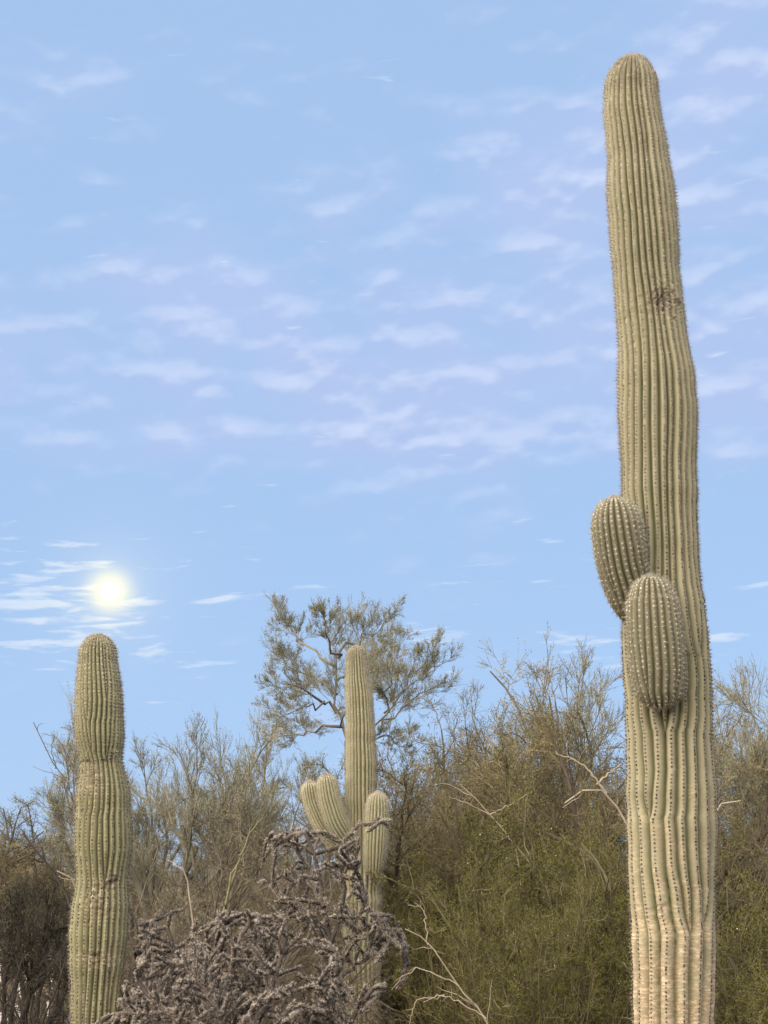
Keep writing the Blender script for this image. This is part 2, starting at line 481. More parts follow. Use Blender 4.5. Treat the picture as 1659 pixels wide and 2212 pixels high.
def column(parent, name, C, U, W, R, nrib, births, depth, seed, skin, off=0.0, spacing=0.024, scars=(), tone=None,
           spine_len=0.022, per=9, dot=0.006, spine_w=0.0012, K=8, bead=0.002, spine_tone=None, jitter=0.10, blen=0.10):
    """one ribbed stem or arm with its areoles and spines"""
    rng = np.random.default_rng(seed + 77)
    seg = np.linalg.norm(np.diff(C, axis=0), axis=1) + np.abs(np.diff(R)) * 0.6
    arc = np.concatenate([[0], np.cumsum(seg)])
    P, E, w, h, ang = ribbed(C, U, W, R, arc, nrib, births, depth, seed, off, K, bead, spacing, blen, jitter)
    Sn = len(R)
    scar = np.zeros((Sn, nrib, K)); corky = np.zeros((Sn, nrib, K))
    for (cp, rad, amt, push) in scars:
        dv = P - np.asarray(cp)
        rad = np.asarray(rad, float)
        q = np.exp(-((dv / rad) ** 2).sum(-1))
        if amt < 0.5:
            corky = np.maximum(corky, amt * 2 * q)
        else:
            scar = np.maximum(scar, amt * q)
        lump = rng.normal(0, 1, (Sn, nrib, 1)) * 0.6 + rng.normal(0, 1, (Sn, nrib, K)) * 0.6
        P = P + E * (q * push * lump)[..., None]
    Mn = nrib * K
    V = P.reshape(-1, 3)
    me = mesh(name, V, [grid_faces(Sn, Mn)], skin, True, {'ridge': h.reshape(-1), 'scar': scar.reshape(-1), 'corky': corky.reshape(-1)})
    stem = link(name, me, parent)
    # areoles on the crests
    crest = P[:, :, K // 2]
    ec = E[:, :, K // 2]
    Pa, Na, Ta, fr = [], [], [], []
    for i in range(nrib):
        ok = w[:, i] > 0.3
        if ok.sum() < 6: continue
        lo, hi = arc[ok].min() + 0.015, arc[ok].max()
        a = np.arange(lo, hi - 0.004, spacing) + rng.uniform(0, 0.01)
        a = a + rng.normal(0, 0.0022, len(a))
        pos = np.stack([np.interp(a, arc, crest[:, i, q]) for q in range(3)], -1)
        nx = np.stack([np.interp(a + 0.012, arc, crest[:, i, q]) for q in range(3)], -1)
        pv = np.stack([np.interp(a - 0.012, arc, crest[:, i, q]) for q in range(3)], -1)
        e = np.stack([np.interp(a, arc, ec[:, i, q]) for q in range(3)], -1)
        t = unit(nx - pv)
        n = unit(e - (e * t).sum(1, keepdims=True) * t)
        Pa.append(pos); Na.append(n); Ta.append(t); fr.append(a / arc[-1])
    Pa, Na, Ta, fr = map(np.concatenate, (Pa, Na, Ta, fr))
    keep = rng.random(len(Pa)) > 0.02
    Pa, Na, Ta, fr = Pa[keep], Na[keep], Ta[keep], fr[keep]
    tn = tone(fr) + rng.normal(0, 0.06, len(fr))
    bd = Buf()
    dots(Pa, Na, Ta, dot * rng.uniform(0.75, 1.2, len(Pa)), tn, bd)
    tag(link('areoles', bd.mesh('areoles', AREOLE), stem), kind='stuff')
    bs = Buf()
    stn = (spine_tone or tone)(fr)
    L = spine_len(fr) if callable(spine_len) else np.full(len(fr), spine_len)
    fc = Na[:, 1] < 0.35
    bk = ~fc
    spikes(Pa[fc], Na[fc], Ta[fc], rng, per, L[fc], spine_w, 1.35, stn[fc], bs)
    spikes(Pa[bk], Na[bk], Ta[bk], rng, 3, L[bk], spine_w * 1.4, 1.35, stn[bk], bs)
    spikes(Pa[fc], Na[fc], Ta[fc], rng, 2, L[fc] * 1.35, spine_w * 1.1, 0.5, stn[fc] - 0.1, bs)
    top = fr > 0.95
    if top.any():
        spikes(Pa[top], Na[top], Ta[top], rng, 16, L[top] * 0.75, spine_w * 1.2, 1.2, np.full(top.sum(), 0.82), bs)
    tag(link('spines', bs.mesh('spines', SPINE, False), stem), kind='stuff')
    return stem

def stem_from_outline(rows, Y, top, dome, step, z0=-0.15):
    """axis and radius of an upright stem from its left and right edges in the photo, at distance Y"""
    cs, rs, zs = [], [], []
    for (y, l, r) in rows:
        a, b = at(l, y, Y), at(r, y, Y)
        cs.append((a[0] + b[0]) / 2); rs.append((b[0] - a[0]) / 2); zs.append((a[2] + b[2]) / 2)
    zt = at(top[0], top[1], Y)[2]
    zd = at(top[0], dome, Y)[2]
    zs, cs, rs = np.array(zs)[::-1], np.array(cs)[::-1], np.array(rs)[::-1]
    body = np.arange(z0, zd, step)
    q = np.linspace(0, math.pi / 2, 22)[:-1]
    q = np.append(q, math.pi / 2 - 0.01)
    z = np.concatenate([body, zd + (zt - zd) * np.sin(q)])
    x = np.interp(z, zs, cs); r = np.interp(z, zs, rs)
    x = smooth1(x, 13); r = smooth1(r, 11)
    nb = len(body)
    r[nb:] = np.interp(zd, zs, rs) * np.cos(q)
    r[nb - 6:nb] = np.minimum(r[nb - 6:nb] * 0.5 + np.interp(zd, zs, rs) * 0.5, r[nb - 6:nb] * 1.02)
    rg = np.random.default_rng(int(Y * 10))
    band = smooth1(np.interp(z, np.arange(-0.5, 9, 0.11), rg.normal(0, 1, len(np.arange(-0.5, 9, 0.11)))), 5)
    r[:nb] *= 1 + 0.013 * band[:nb] * np.clip((nb - np.arange(nb)) / 12, 0, 1)
    C = np.stack([x, np.full_like(x, Y), z], -1)
    U = np.tile([0.0, -1.0, 0.0], (len(z), 1))       # angle 0 faces the camera
    W = np.tile([1.0, 0.0, 0.0], (len(z), 1))
    return C, U, W, r

def capsule_path(pts, rad, n=70, base_cap=0.5):
    """stations along a bent arm: pts 3-d control points, rad [(t, r)], domed at the tip"""
    pts = np.array(pts, float)
    d = np.concatenate([[0], np.cumsum(np.linalg.norm(np.diff(pts, axis=0), axis=1))]); L = d[-1]
    rt = np.array(rad)
    rmax = rt[-1, 1]
    cap = rmax * 1.15 / L
    t = np.concatenate([np.linspace(0, 1 - cap, n), 1 - cap + cap * np.sin(np.linspace(0, math.pi / 2 - 0.01, 20)[1:])])
    fine = np.linspace(0, L, 200)
    curve = np.stack([smooth1(np.interp(fine, d, pts[:, k]), 45) for k in range(3)], -1)
    curve[0], curve[-1] = pts[0], pts[-1]
    C = np.stack([np.interp(t * L, fine, curve[:, k]) for k in range(3)], -1)
    r = np.interp(t, rt[:, 0], rt[:, 1])
    r[:n] = smooth1(r[:n], 5)
    e = t > 1 - cap
    r[e] = rmax * np.sqrt(np.maximum(1 - ((t[e] - (1 - cap)) / cap) ** 2, 1e-4))
    T = unit(np.gradient(C, axis=0))
    T = np.stack([smooth1(T[:, k], 9) for k in range(3)], -1); T = unit(T)
    U = np.zeros_like(C)
    u = np.array([0.0, -1.0, 0.0])
    for i in range(len(C)):
        u = u - T[i] * (u @ T[i]); u /= np.linalg.norm(u); U[i] = u
    return C, U, np.cross(T, U) * -1, r

D_BIG, D_LEFT, D_MID = 10.0, 13.0, 18.5

def build_big():
    rows = [(125, 1364, 1368), (160, 1316, 1412), (200, 1306, 1420), (250, 1304, 1427), (300, 1309, 1437), (350, 1312, 1445),
            (400, 1311, 1453), (450, 1311, 1461), (500, 1314, 1466), (550, 1319, 1466), (600, 1326, 1467), (650, 1330, 1474),
            (700, 1333, 1480), (750, 1335, 1488), (800, 1336, 1497), (850, 1335, 1503), (900, 1336, 1505), (950, 1338, 1504),
            (1000, 1340, 1503), (1100, 1343, 1505), (1200, 1346, 1510), (1270, 1347, 1514), (1310, 1345, 1522), (1400, 1345, 1530),
            (1500, 1350, 1538), (1600, 1354, 1538), (1650, 1354, 1543), (1750, 1355, 1548), (1800, 1357, 1549), (1900, 1357, 1546),
            (2000, 1362, 1546), (2100, 1366, 1545), (2212, 1367, 1542), (2400, 1374, 1538), (2700, 1384, 1530)]
    C, U, W, R = stem_from_outline(rows, D_BIG, (1366, 124), 205, 0.0108)
    root = empty('saguaro_cactus', (C[0][0], D_BIG, 0))
    o = np.array([C[0][0], D_BIG, 0])
    C = C - o
    zpx = lambda y: at(1420, y, D_BIG)[2]
    arcz = lambda y: zpx(y) + 0.15
    # 18 ribs at the foot, more higher up; slots counted round the stem, slot 0 beside the camera side
    births = {1: arcz(2003), 3: arcz(1985), 25: arcz(1750), 6: arcz(1640), 23: arcz(1480), 12: arcz(1500), 16: arcz(1700), 18: arcz(1300),
              9: arcz(1900), 27: arcz(1560), 4: arcz(1400), 14: arcz(1000)}
    p = lambda x, y, dy: at(x, y, D_BIG + dy) - o
    scars = [(p(1430, 645, -0.19), (0.13, 0.25, 0.14), 0.62, 0.010), (p(1462, 655, -0.1), (0.04, 0.2, 0.06), 0.7, 0.01),
             (p(1402, 660, -0.2), (0.015, 0.2, 0.03), 0.75, 0.01), (p(1388, 692, -0.2), (0.012, 0.2, 0.02), 0.8, 0.01),
             (p(1480, 700, -0.05), (0.02, 0.1, 0.03), 0.8, 0.01), (p(1516, 1300, 0.0), (0.03, 0.15, 0.05), 0.7, 0.012),
             (p(1455, 690, -0.15), (0.02, 0.2, 0.02), 0.7, 0.01), (p(1372, 700, -0.2), (0.2, 0.3, 0.25), 0.12, 0.003),
             (p(1428, 1970, -0.25), (0.06, 0.1, 0.05), 0.05, 0.012)]
    def tone(f): return np.interp(f, [0, 0.4, 0.52, 0.7, 0.85, 1], [0.0, 0.02, 0.12, 0.45, 0.7, 0.85])
    def stone(f): return np.interp(f, [0, 0.4, 0.6, 0.8, 1], [0.10, 0.16, 0.40, 0.50, 0.62])
    def sl(f): return np.interp(f, [0, 0.35, 0.6, 1], [0.014, 0.015, 0.020, 0.022])
    column(root, 'stem', C, U, W, R, 28, births, 0.052, 5, SAG_BIG, off=-0.15, scars=scars, tone=tone, spine_tone=stone,
           spine_len=sl, per=8, dot=0.0062, bead=0.0034, jitter=0.09)
    # upper arm, on the near left flank
    def atone(f): return np.full(len(f), 0.95)
    def astone(f): return np.interp(f, [0, 0.5, 1], [0.30, 0.42, 0.7])
    C1, U1, W1, R1 = capsule_path([p(1392, 1330, 0.02), p(1368, 1300, -0.10), p(1346, 1225, -0.18), p(1334, 1150, -0.22), p(1326, 1074, -0.22)],
                                  [(0, 0.10), (0.10, 0.125), (0.3, 0.152), (0.6, 0.163), (1, 0.155)])
    column(root, 'arm', C1, U1, W1, R1, 21, {4: 0.25, 18: 0.3}, 0.032, 11, SAG_ARM, tone=atone, spine_tone=astone, spine_len=0.022,
           per=9, dot=0.0062, spacing=0.030, bead=0.0016, jitter=0.05)
    # lower arm, hanging in front of the stem
    C2, U2, W2, R2 = capsule_path([p(1426, 1531, -0.30), p(1424, 1490, -0.345), p(1420, 1420, -0.37), p(1411, 1330, -0.38), p(1404, 1243, -0.37)],
                                  [(0, 0.012), (0.02, 0.07), (0.06, 0.115), (0.14, 0.150), (0.28, 0.168), (0.5, 0.172), (0.75, 0.160), (1, 0.142)])
    column(root, 'arm', C2, U2, W2, R2, 23, {2: 0.2, 9: 0.25, 20: 0.16}, 0.030, 15, SAG_ARM, tone=atone, spine_tone=astone, spine_len=0.022,
           per=9, dot=0.0062, spacing=0.030, bead=0.0016, jitter=0.05)
    tag(root, 'tallest thick saguaro cactus with two short stubby arms bulging from its trunk', 'cactus', 'saguaro cacti')

def build_left():
    rows = [(1373, 209, 215), (1387, 180, 245), (1416, 171, 252), (1452, 168, 257), (1488, 165, 263), (1510, 162, 266), (1560, 162, 267),
            (1596, 165, 267), (1632, 170, 265), (1643, 175, 263), (1655, 172, 268), (1680, 170, 275), (1722, 166, 281), (1760, 163, 284),
            (1795, 161, 286), (1829, 161, 286), (1863, 164, 282), (1897, 167, 275), (1931, 161, 278), (1965, 155, 279), (1999, 151, 277),
            (2033, 150, 275), (2084, 151, 268), (2135, 152, 262), (2212, 152, 256), (2500, 156, 252)]
    C, U, W, R = stem_from_outline(rows, D_LEFT, (212, 1372), 1418, 0.015)
    o = np.array([C[0][0], D_LEFT, 0])
    root = empty('saguaro_cactus', o)
    C = C - o
    arcz = lambda y: at(212, y, D_LEFT)[2] + 0.15
    p = lambda x, y, dy: at(x, y, D_LEFT + dy) - o
    births = {1: arcz(1890), 24: arcz(1745), 3: arcz(1615), 28: arcz(1600), 2: arcz(1480), 27: arcz(1530), 13: arcz(1500), 17: arcz(1800)}
    scars = [(p(240, 1897, -0.22), (0.05, 0.25, 0.045), 1.0, 0.016), (p(228, 1910, -0.22), (0.02, 0.25, 0.05), 0.8, 0.012),
             (p(205, 1935, -0.22), (0.09, 0.25, 0.05), 0.45, 0.014), (p(225, 1915, -0.22), (0.12, 0.25, 0.07), 0.40, 0.006),
             (p(180, 1642, -0.15), (0.08, 0.3, 0.016), 1.0, 0.008), (p(232, 1641, -0.2), (0.10, 0.25, 0.013), 0.95, 0.006),
             (p(200, 1690, -0.2), (0.12, 0.25, 0.16), 0.42, 0.006), (p(238, 1628, -0.2), (0.025, 0.2, 0.06), 0.85, 0.01),
             (p(210, 1955, -0.22), (0.14, 0.25, 0.12), 0.36, 0.008), (p(205, 2062, -0.22), (0.10, 0.2, 0.02), 0.75, 0.009),
             (p(215, 2075, -0.22), (0.16, 0.2, 0.06), 0.36, 0.009), (p(232, 1735, -0.22), (0.02, 0.2, 0.03), 0.7, 0.01),
             (p(190, 1990, -0.22), (0.015, 0.2, 0.06), 0.62, 0.01), (p(232, 2100, -0.22), (0.015, 0.2, 0.03), 0.75, 0.01)]
    def tone(f): return np.interp(f, [0, 0.5, 0.72, 0.85, 1], [0.05, 0.08, 0.2, 0.5, 0.75])
    def stone(f): return np.interp(f, [0, 0.5, 0.75, 1], [0.15, 0.22, 0.36, 0.6])
    column(root, 'stem', C, U, W, R, 30, births, 0.046, 23, SAG_OLD, scars=scars, tone=tone, spine_tone=stone, spine_len=0.022, per=6,
           dot=0.0072, spacing=0.027, bead=0.0055, jitter=0.14, spine_w=0.0014, blen=0.06)
    tag(root, 'armless saguaro cactus with a scarred pinched waist below the moon', 'cactus', 'saguaro cacti')

def build_mid():
    rows = [(1398, 766, 772), (1404, 753, 788), (1418, 749, 792), (1443, 747, 796), (1471, 747, 798), (1493, 747, 804), (1541, 748, 807),
            (1577, 748, 811), (1597, 747, 810), (1639, 747, 814), (1667, 746, 815), (1710, 747, 813), (1760, 746, 816), (1820, 743, 822),
            (1884, 742, 826), (1980, 740, 824), (2076, 742, 821), (2180, 744, 818), (2400, 748, 815)]
    C, U, W, R = stem_from_outline(rows, D_MID, (770, 1397), 1425, 0.02)
    o = np.array([C[0][0], D_MID, 0])
    root = empty('saguaro_cactus', o)
    C = C - o
    p = lambda x, y, dy: at(x, y, D_MID + dy) - o
    # ripples of yearly growth
    rng = np.random.default_rng(4)
    R = R * (1 + 0.018 * np.sin(np.arange(len(R)) * 0.6 + 2 * smooth1(vnoise(rng, len(R), 20), 9)))
    def tone(f): return np.interp(f, [0, 0.4, 0.8, 1], [0.2, 0.45, 0.7, 0.9])
    def at_(f): return np.interp(f, [0, 0.6, 1], [0.4, 0.6, 0.85])
    column(root, 'stem', C, U, W, R, 25, {3: 1.1, 21: 1.5}, 0.044, 31, SAG_MID, tone=tone, spine_tone=at_, spine_len=0.022, per=9,
           dot=0.005, spine_w=0.0013, bead=0.001, jitter=0.04)
    k = D_MID / FOC
    kw = dict(tone=at_, spine_tone=at_, spine_len=0.022, per=6, dot=0.006, spine_w=0.0016, bead=0.001, jitter=0.04)
    Ca = capsule_path([p(807, 1896, -0.16), p(809, 1870, -0.25), p(812, 1810, -0.29), p(815, 1755, -0.29), p(816, 1711, -0.29)],
                      [(0, 0.01), (0.04, 0.06), (0.12, 0.105), (0.3, 0.132), (0.6, 0.135), (1, 0.122)])
    column(root, 'arm', *Ca, 21, {}, 0.024, 41, SAG_MID, **kw)
    Ca = capsule_path([p(778, 1835, -0.02), p(752, 1815, -0.20), p(726, 1775, -0.27), p(711, 1725, -0.27), p(703, 1672, -0.26)],
                      [(0, 0.08), (0.15, 0.105), (0.4, 0.13), (0.7, 0.125), (1, 0.112)])
    column(root, 'arm', *Ca, 20, {}, 0.024, 43, SAG_MID, **kw)
    Ca = capsule_path([p(775, 1850, 0.0), p(730, 1825, -0.06), p(695, 1780, -0.06), p(675, 1735, -0.04), p(667, 1687, -0.03)],
                      [(0, 0.075), (0.2, 0.09), (0.5, 0.108), (1, 0.104)])
    column(root, 'arm', *Ca, 18, {}, 0.024, 47, SAG_MID, **kw)
    tag(root, 'slender saguaro cactus with three short upturned arms rising behind the cholla', 'cactus', 'saguaro cacti')

build_big(); build_left(); build_mid()

# ------------------------------------------------------------------ woody plants
UP = np.array([0, 0, 1.0])

def rand_perp(d, rng):
    return unit(np.cross(d, rng.normal(0, 1, d.shape)))

def grow(rng, P0, D0, L, n, wig, trop):
    """polylines (B, n, 3)"""
    B = len(P0)
    pts = np.zeros((B, n, 3)); pts[:, 0] = P0
    d = unit(np.asarray(D0, float)); p = np.array(P0, float)
    st = (np.asarray(L) / (n - 1))[:, None]
    for k in range(1, n):
        d = unit(d + rng.normal(0, wig, (B, 3)) + np.asarray(trop).reshape(-1, 1) * UP if np.ndim(trop) else d + rng.normal(0, wig, (B, 3)) + trop * UP)
        p = p + d * st
        pts[:, k] = p
    return pts

def sprout(rng, par, per, t0, t1, a0, a1, lr0, lr1, n, wig, trop, taper=0.5, up=0.0, power=1.0):
    """children on parent polylines; returns polylines and parent index"""
    B, m, _ = par.shape
    idx = np.repeat(np.arange(B), per)
    t = t0 + (t1 - t0) * rng.random(B * per) ** power
    f = t * (m - 1); i = np.minimum(f.astype(int), m - 2); g = (f - i)[:, None]
    p = par[idx, i] * (1 - g) + par[idx, i + 1] * g
    tg = unit(par[idx, i + 1] - par[idx, i])
    a = np.radians(rng.uniform(a0, a1, B * per))[:, None]
    d = unit(tg * np.cos(a) + rand_perp(tg, rng) * np.sin(a) + up * UP)
    plen = np.linalg.norm(np.diff(par, axis=1), axis=2).sum(1)[idx]
    L = plen * rng.uniform(lr0, lr1, B * per) * (1 - taper * t)
    return grow(rng, p, d, L, n, wig, trop), idx

def tubes(buf, pts, r0, r1, k, rng, tone=None):
    B, n, _ = pts.shape
    if B == 0: return
    T = unit(np.gradient(pts, axis=1))
    ref = rng.normal(0, 1, (B, 1, 3)) * np.ones((1, n, 1))
    X = unit(np.cross(T, ref)); Y = np.cross(T, X)
    r0 = np.broadcast_to(r0, (B,)); r1 = np.broadcast_to(r1, (B,))
    r = r0[:, None] + (r1 - r0)[:, None] * np.linspace(0, 1, n)[None]
    a = np.arange(k) * 2 * math.pi / k
    V = pts[:, :, None] + r[:, :, None, None] * (np.cos(a)[None, None, :, None] * X[:, :, None] + np.sin(a)[None, None, :, None] * Y[:, :, None])
    b, i, j = np.meshgrid(np.arange(B), np.arange(n - 1), np.arange(k), indexing='ij')
    o = b * n * k
    j2 = (j + 1) % k
    F = np.stack([o + i * k + j, o + i * k + j2, o + (i + 1) * k + j2, o + (i + 1) * k + j], -1).reshape(-1, 4)
    tn = rng.random(B) ** 1.7 * 0.85 if tone is None else tone
    buf.add(V.reshape(-1, 3), F, np.repeat(np.broadcast_to(tn, (B,)), n * k))

def leaves(buf, pts, per, size, rng, t0=0.2, spread=0.01, asp=0.45, seedfrac=0.0):
    """small folded leaf faces along twigs"""
    B, m, _ = pts.shape
    idx = np.repeat(np.arange(B), per)
    t = t0 + (1 - t0) * rng.random(B * per)
    f = t * (m - 1); i = np.minimum(f.astype(int), m - 2); g = (f - i)[:, None]
    p = pts[idx, i] * (1 - g) + pts[idx, i + 1] * g + rng.normal(0, spread, (B * per, 3))
    d = unit(pts[idx, i + 1] - pts[idx, i] + rng.normal(0, 0.7, (B * per, 3)))
    s = rand_perp(d, rng)
    L = (size * rng.uniform(0.6, 1.3, B * per))[:, None]
    V = np.stack([p, p + d * L * 0.5 + s * L * asp * 0.5, p + d * L, p + d * L * 0.5 - s * L * asp * 0.5], 1)
    F = np.arange(B * per * 4).reshape(-1, 4)
    tn = rng.random(B * per) * 0.8
    if seedfrac:
        tn[rng.random(B * per) < seedfrac] = 1.0
    buf.add(V.reshape(-1, 3), F, np.repeat(tn, 4))

def plant_meshes(kind, wood, twig, leaf, mats):
    out = [('trunk', wood.mesh(kind + '_trunk', mats[0])), ('twigs', twig.mesh(kind + '_twigs', mats[1], False))]
    if leaf is not None and leaf.n:
        out.append(('crown', leaf.mesh(kind + '_crown', mats[2], False)))
    return out

def place(name, parts, loc, rz, sc, label, cat, group=None):
    root = empty(name, loc, rz, sc)
    for (n, me) in parts:
        o = link(n, me, root)
        if n in ('twigs', 'crown'):
            o['kind'] = 'stuff'
    return tag(root, label, cat, group)

def gx(x, Y):
    return at(x, 1990, Y)[0]

def limb_line(pp, n):
    pp = np.array(pp, float)
    d = np.concatenate([[0], np.cumsum(np.linalg.norm(np.diff(pp, axis=0), axis=1))])
    s = np.linspace(0, d[-1], n)
    f = np.linspace(0, d[-1], 60)
    w = max(3, int(60 / len(pp) * 0.9))
    out = []
    for k in range(3):
        q = np.interp(f, d, pp[:, k])
        pad = np.concatenate([2 * q[0] - q[w:0:-1], q, 2 * q[-1] - q[-2:-w - 2:-1]])
        kr = np.hanning(w + 2)[1:-1]; kr /= kr.sum()
        out.append(np.interp(s, f, np.convolve(pad, kr, 'same')[w:-w]))
    return np.stack(out, -1)

def tufts(rng, wood, twig, leaf, limbs, r_l, per1=9, per2=9, per3=5, l1=(0.35, 0.6), l2=(0.3, 0.55), l3=(0.3, 0.6), leafn=5, leafs=0.03, t0=0.25, rt=0.004, up=0.25, trop=0.10):
    """branches, broom-like sprays and leaves on given limbs"""
    b1, _ = sprout(rng, limbs, per1, t0, 1.0, 20, 60, l1[0], l1[1], 6, 0.16, trop, 0.35, up)
    tubes(wood, b1, r_l * 0.24, r_l * 0.08, 5, rng)
    b2, _ = sprout(rng, b1, per2, 0.15, 1.0, 15, 50, l2[0], l2[1], 5, 0.14, trop, 0.3, up)
    tubes(twig, b2, rt * 1.5, rt, 3, rng)
    b3, _ = sprout(rng, b2, per3, 0.2, 1.0, 12, 40, l3[0], l3[1], 4, 0.10, trop, 0.3, up * 0.8)
    tubes(twig, b3, rt, rt * 0.55, 3, rng)
    if leafn:
        leaves(leaf, b3, leafn, leafs, rng)
    return b1, b2, b3

# --- the tall palo verde behind the slender saguaro
def build_tall_palo_verde():
    Y = 29.0
    rng = np.random.default_rng(101)
    o = np.array([gx(752, Y), Y, 0])
    p = lambda x, y, dy=0.0: at(x, y, Y + dy) - o
    wood, twig, leaf = Buf(), Buf(), Buf()
    trunk = limb_line([np.array([0.05, 0, -0.1]), p(756, 1800), p(760, 1700), p(757, 1600)], 8)
    tubes(wood, trunk[None], 0.16, 0.11, 9, rng)
    L = [[p(757, 1620), p(738, 1570), p(726, 1540), p(728, 1480), p(726, 1440), p(732, 1405), p(737, 1365), p(740, 1325)],
         [p(726, 1540), p(700, 1515), p(660, 1490, -.6), p(610, 1480, -.9), p(580, 1478, -1)],
         [p(738, 1570), p(690, 1578), p(650, 1585, .6), p(600, 1590, .9)],
         [p(726, 1440), p(690, 1415), p(650, 1385, .4), p(612, 1345, .6)],
         [p(730, 1420), p(715, 1380, -.5), p(702, 1350, -.8), p(694, 1330, -.9)],
         [p(732, 1410), p(770, 1385), p(810, 1360, -.5), p(842, 1330, -.8)],
         [p(728, 1470), p(780, 1440, .8), p(830, 1410, 1.2), p(852, 1385, 1.3)],
         [p(728, 1500), p(680, 1460, .8), p(630, 1440, 1.2), p(590, 1422, 1.4)],
         [p(757, 1605), p(800, 1590), p(845, 1597, .3), p(890, 1600, .5)],
         [p(770, 1600), p(820, 1550, -.4), p(880, 1490, -.7), p(945, 1440, -1)],
         [p(800, 1590), p(850, 1540, .6), p(900, 1505, .9), p(955, 1475, 1.1)],
         [p(830, 1540), p(840, 1500, -.6), p(845, 1450, -.9), p(838, 1420, -1)],
         [p(850, 1520), p(885, 1470, .8), p(905, 1440, .9), p(930, 1412, 1)],
         [p(700, 1515), p(660, 1530, -1), p(620, 1545, -1.3), p(590, 1560, -1.4)],
         [p(726, 1540), p(760, 1500, 1.4), p(790, 1470, 1.9), p(810, 1440, 2.2)],
         [p(738, 1570), p(750, 1520, -1.5), p(770, 1490, -2.2), p(790, 1465, -2.5)]]
    limbs = np.stack([limb_line(q, 9) for q in L])
    limbs[:, 1:-1] += rng.normal(0, 0.05, limbs[:, 1:-1].shape)
    tubes(wood, limbs, np.linspace(0.032, 0.017, len(L)), 0.005, 6, rng)
    tufts(rng, wood, twig, leaf, limbs, 0.020, 13, 9, 6, (0.20, 0.40), (0.4, 0.72), (0.5, 0.9), 9, 0.021, t0=0.34, rt=0.0021, up=0.18, trop=0.06)
    place('palo_verde_tree', plant_meshes('tall_palo_verde', wood, twig, leaf, (BARK_GREEN, TWIG_GREEN, LEAF_GREY)), o, 0, 1,
          'tallest open-crowned tree with tufted grey-green foliage directly behind the slender saguaro', 'tree')
build_tall_palo_verde()

def gen_palo(seed, H, spread, nl=6, dens=1.0, leafn=8):
    """upright palo verde, several ascending limbs"""
    rng = np.random.default_rng(seed)
    wood, twig, leaf = Buf(), Buf(), Buf()
    ns = 3
    st = grow(rng, rng.normal(0, 0.12, (ns, 3)) * [1, 1, 0] - [0, 0, 0.08], np.stack([rng.normal(0, 0.25, ns), rng.normal(0, 0.25, ns), np.ones(ns)], -1), np.full(ns, H * 0.5), 7, 0.12, 0.08)
    tubes(wood, st, 0.075, 0.038, 7, rng)
    lim, _ = sprout(rng, st, nl, 0.25, 1.0, 20, 60, 0.6 * spread, 1.1 * spread, 8, 0.16, 0.06, 0.25, 0.15)
    tubes(wood, lim, 0.032, 0.008, 5, rng)
    tufts(rng, wood, twig, leaf, lim, 0.026, int(7 * dens), 8, 6, (0.28, 0.55), (0.4, 0.75), (0.5, 0.95), leafn, 0.018, t0=0.2, rt=0.0024, up=0.15, trop=0.05)
    return plant_meshes('palo_verde', wood, twig, leaf, (BARK_GREEN, TWIG_GREEN, LEAF_GREY))

def gen_mesquite(seed, H, Wd, leafn=3, dens=1.0, clear=0.15, mats=None):
    """wide, twiggy, multi-stemmed, nearly bare"""
    rng = np.random.default_rng(seed)
    wood, twig, leaf = Buf(), Buf(), Buf()
    ns = 6
    a = np.arange(ns) * 2 * math.pi / ns + rng.uniform(0, 0.6, ns)
    tilt = rng.uniform(0.25, 0.75, ns) * Wd / H
    st = grow(rng, np.stack([np.cos(a) * 0.12, np.sin(a) * 0.12, np.full(ns, -0.08)], -1), np.stack([np.cos(a) * tilt, np.sin(a) * tilt, np.ones(ns)], -1), H * rng.uniform(0.6, 0.85, ns), 9, 0.16, 0.02)
    tubes(wood, st, 0.06, 0.022, 6, rng)
    lim, _ = sprout(rng, st, 6, clear, 1.0, 20, 65, 0.35, 0.65, 7, 0.2, 0.03, 0.3, 0.12)
    tubes(wood, lim, 0.024, 0.008, 5, rng)
    b1, _ = sprout(rng, lim, int(9 * dens), 0.15, 1.0, 20, 65, 0.35, 0.7, 6, 0.22, 0.0, 0.3, 0.08)
    tubes(twig, b1, 0.0065, 0.003, 4, rng)
    b2, _ = sprout(rng, b1, 8, 0.1, 1.0, 20, 60, 0.4, 0.8, 5, 0.22, -0.02, 0.3, 0.08)
    tubes(twig, b2, 0.0036, 0.0018, 3, rng)
    b3, _ = sprout(rng, b2, 2, 0.2, 1.0, 20, 55, 0.4, 0.8, 3, 0.15, 0.0, 0.3, 0.05)
    tubes(twig, b3, 0.0026, 0.0014, 3, rng)
    leaves(leaf, b2, leafn * 2, 0.024, rng, 0.1, 0.03)
    return plant_meshes('mesquite', wood, twig, leaf, mats or (BARK_BROWN, TWIG_BROWN, LEAF_TAN))

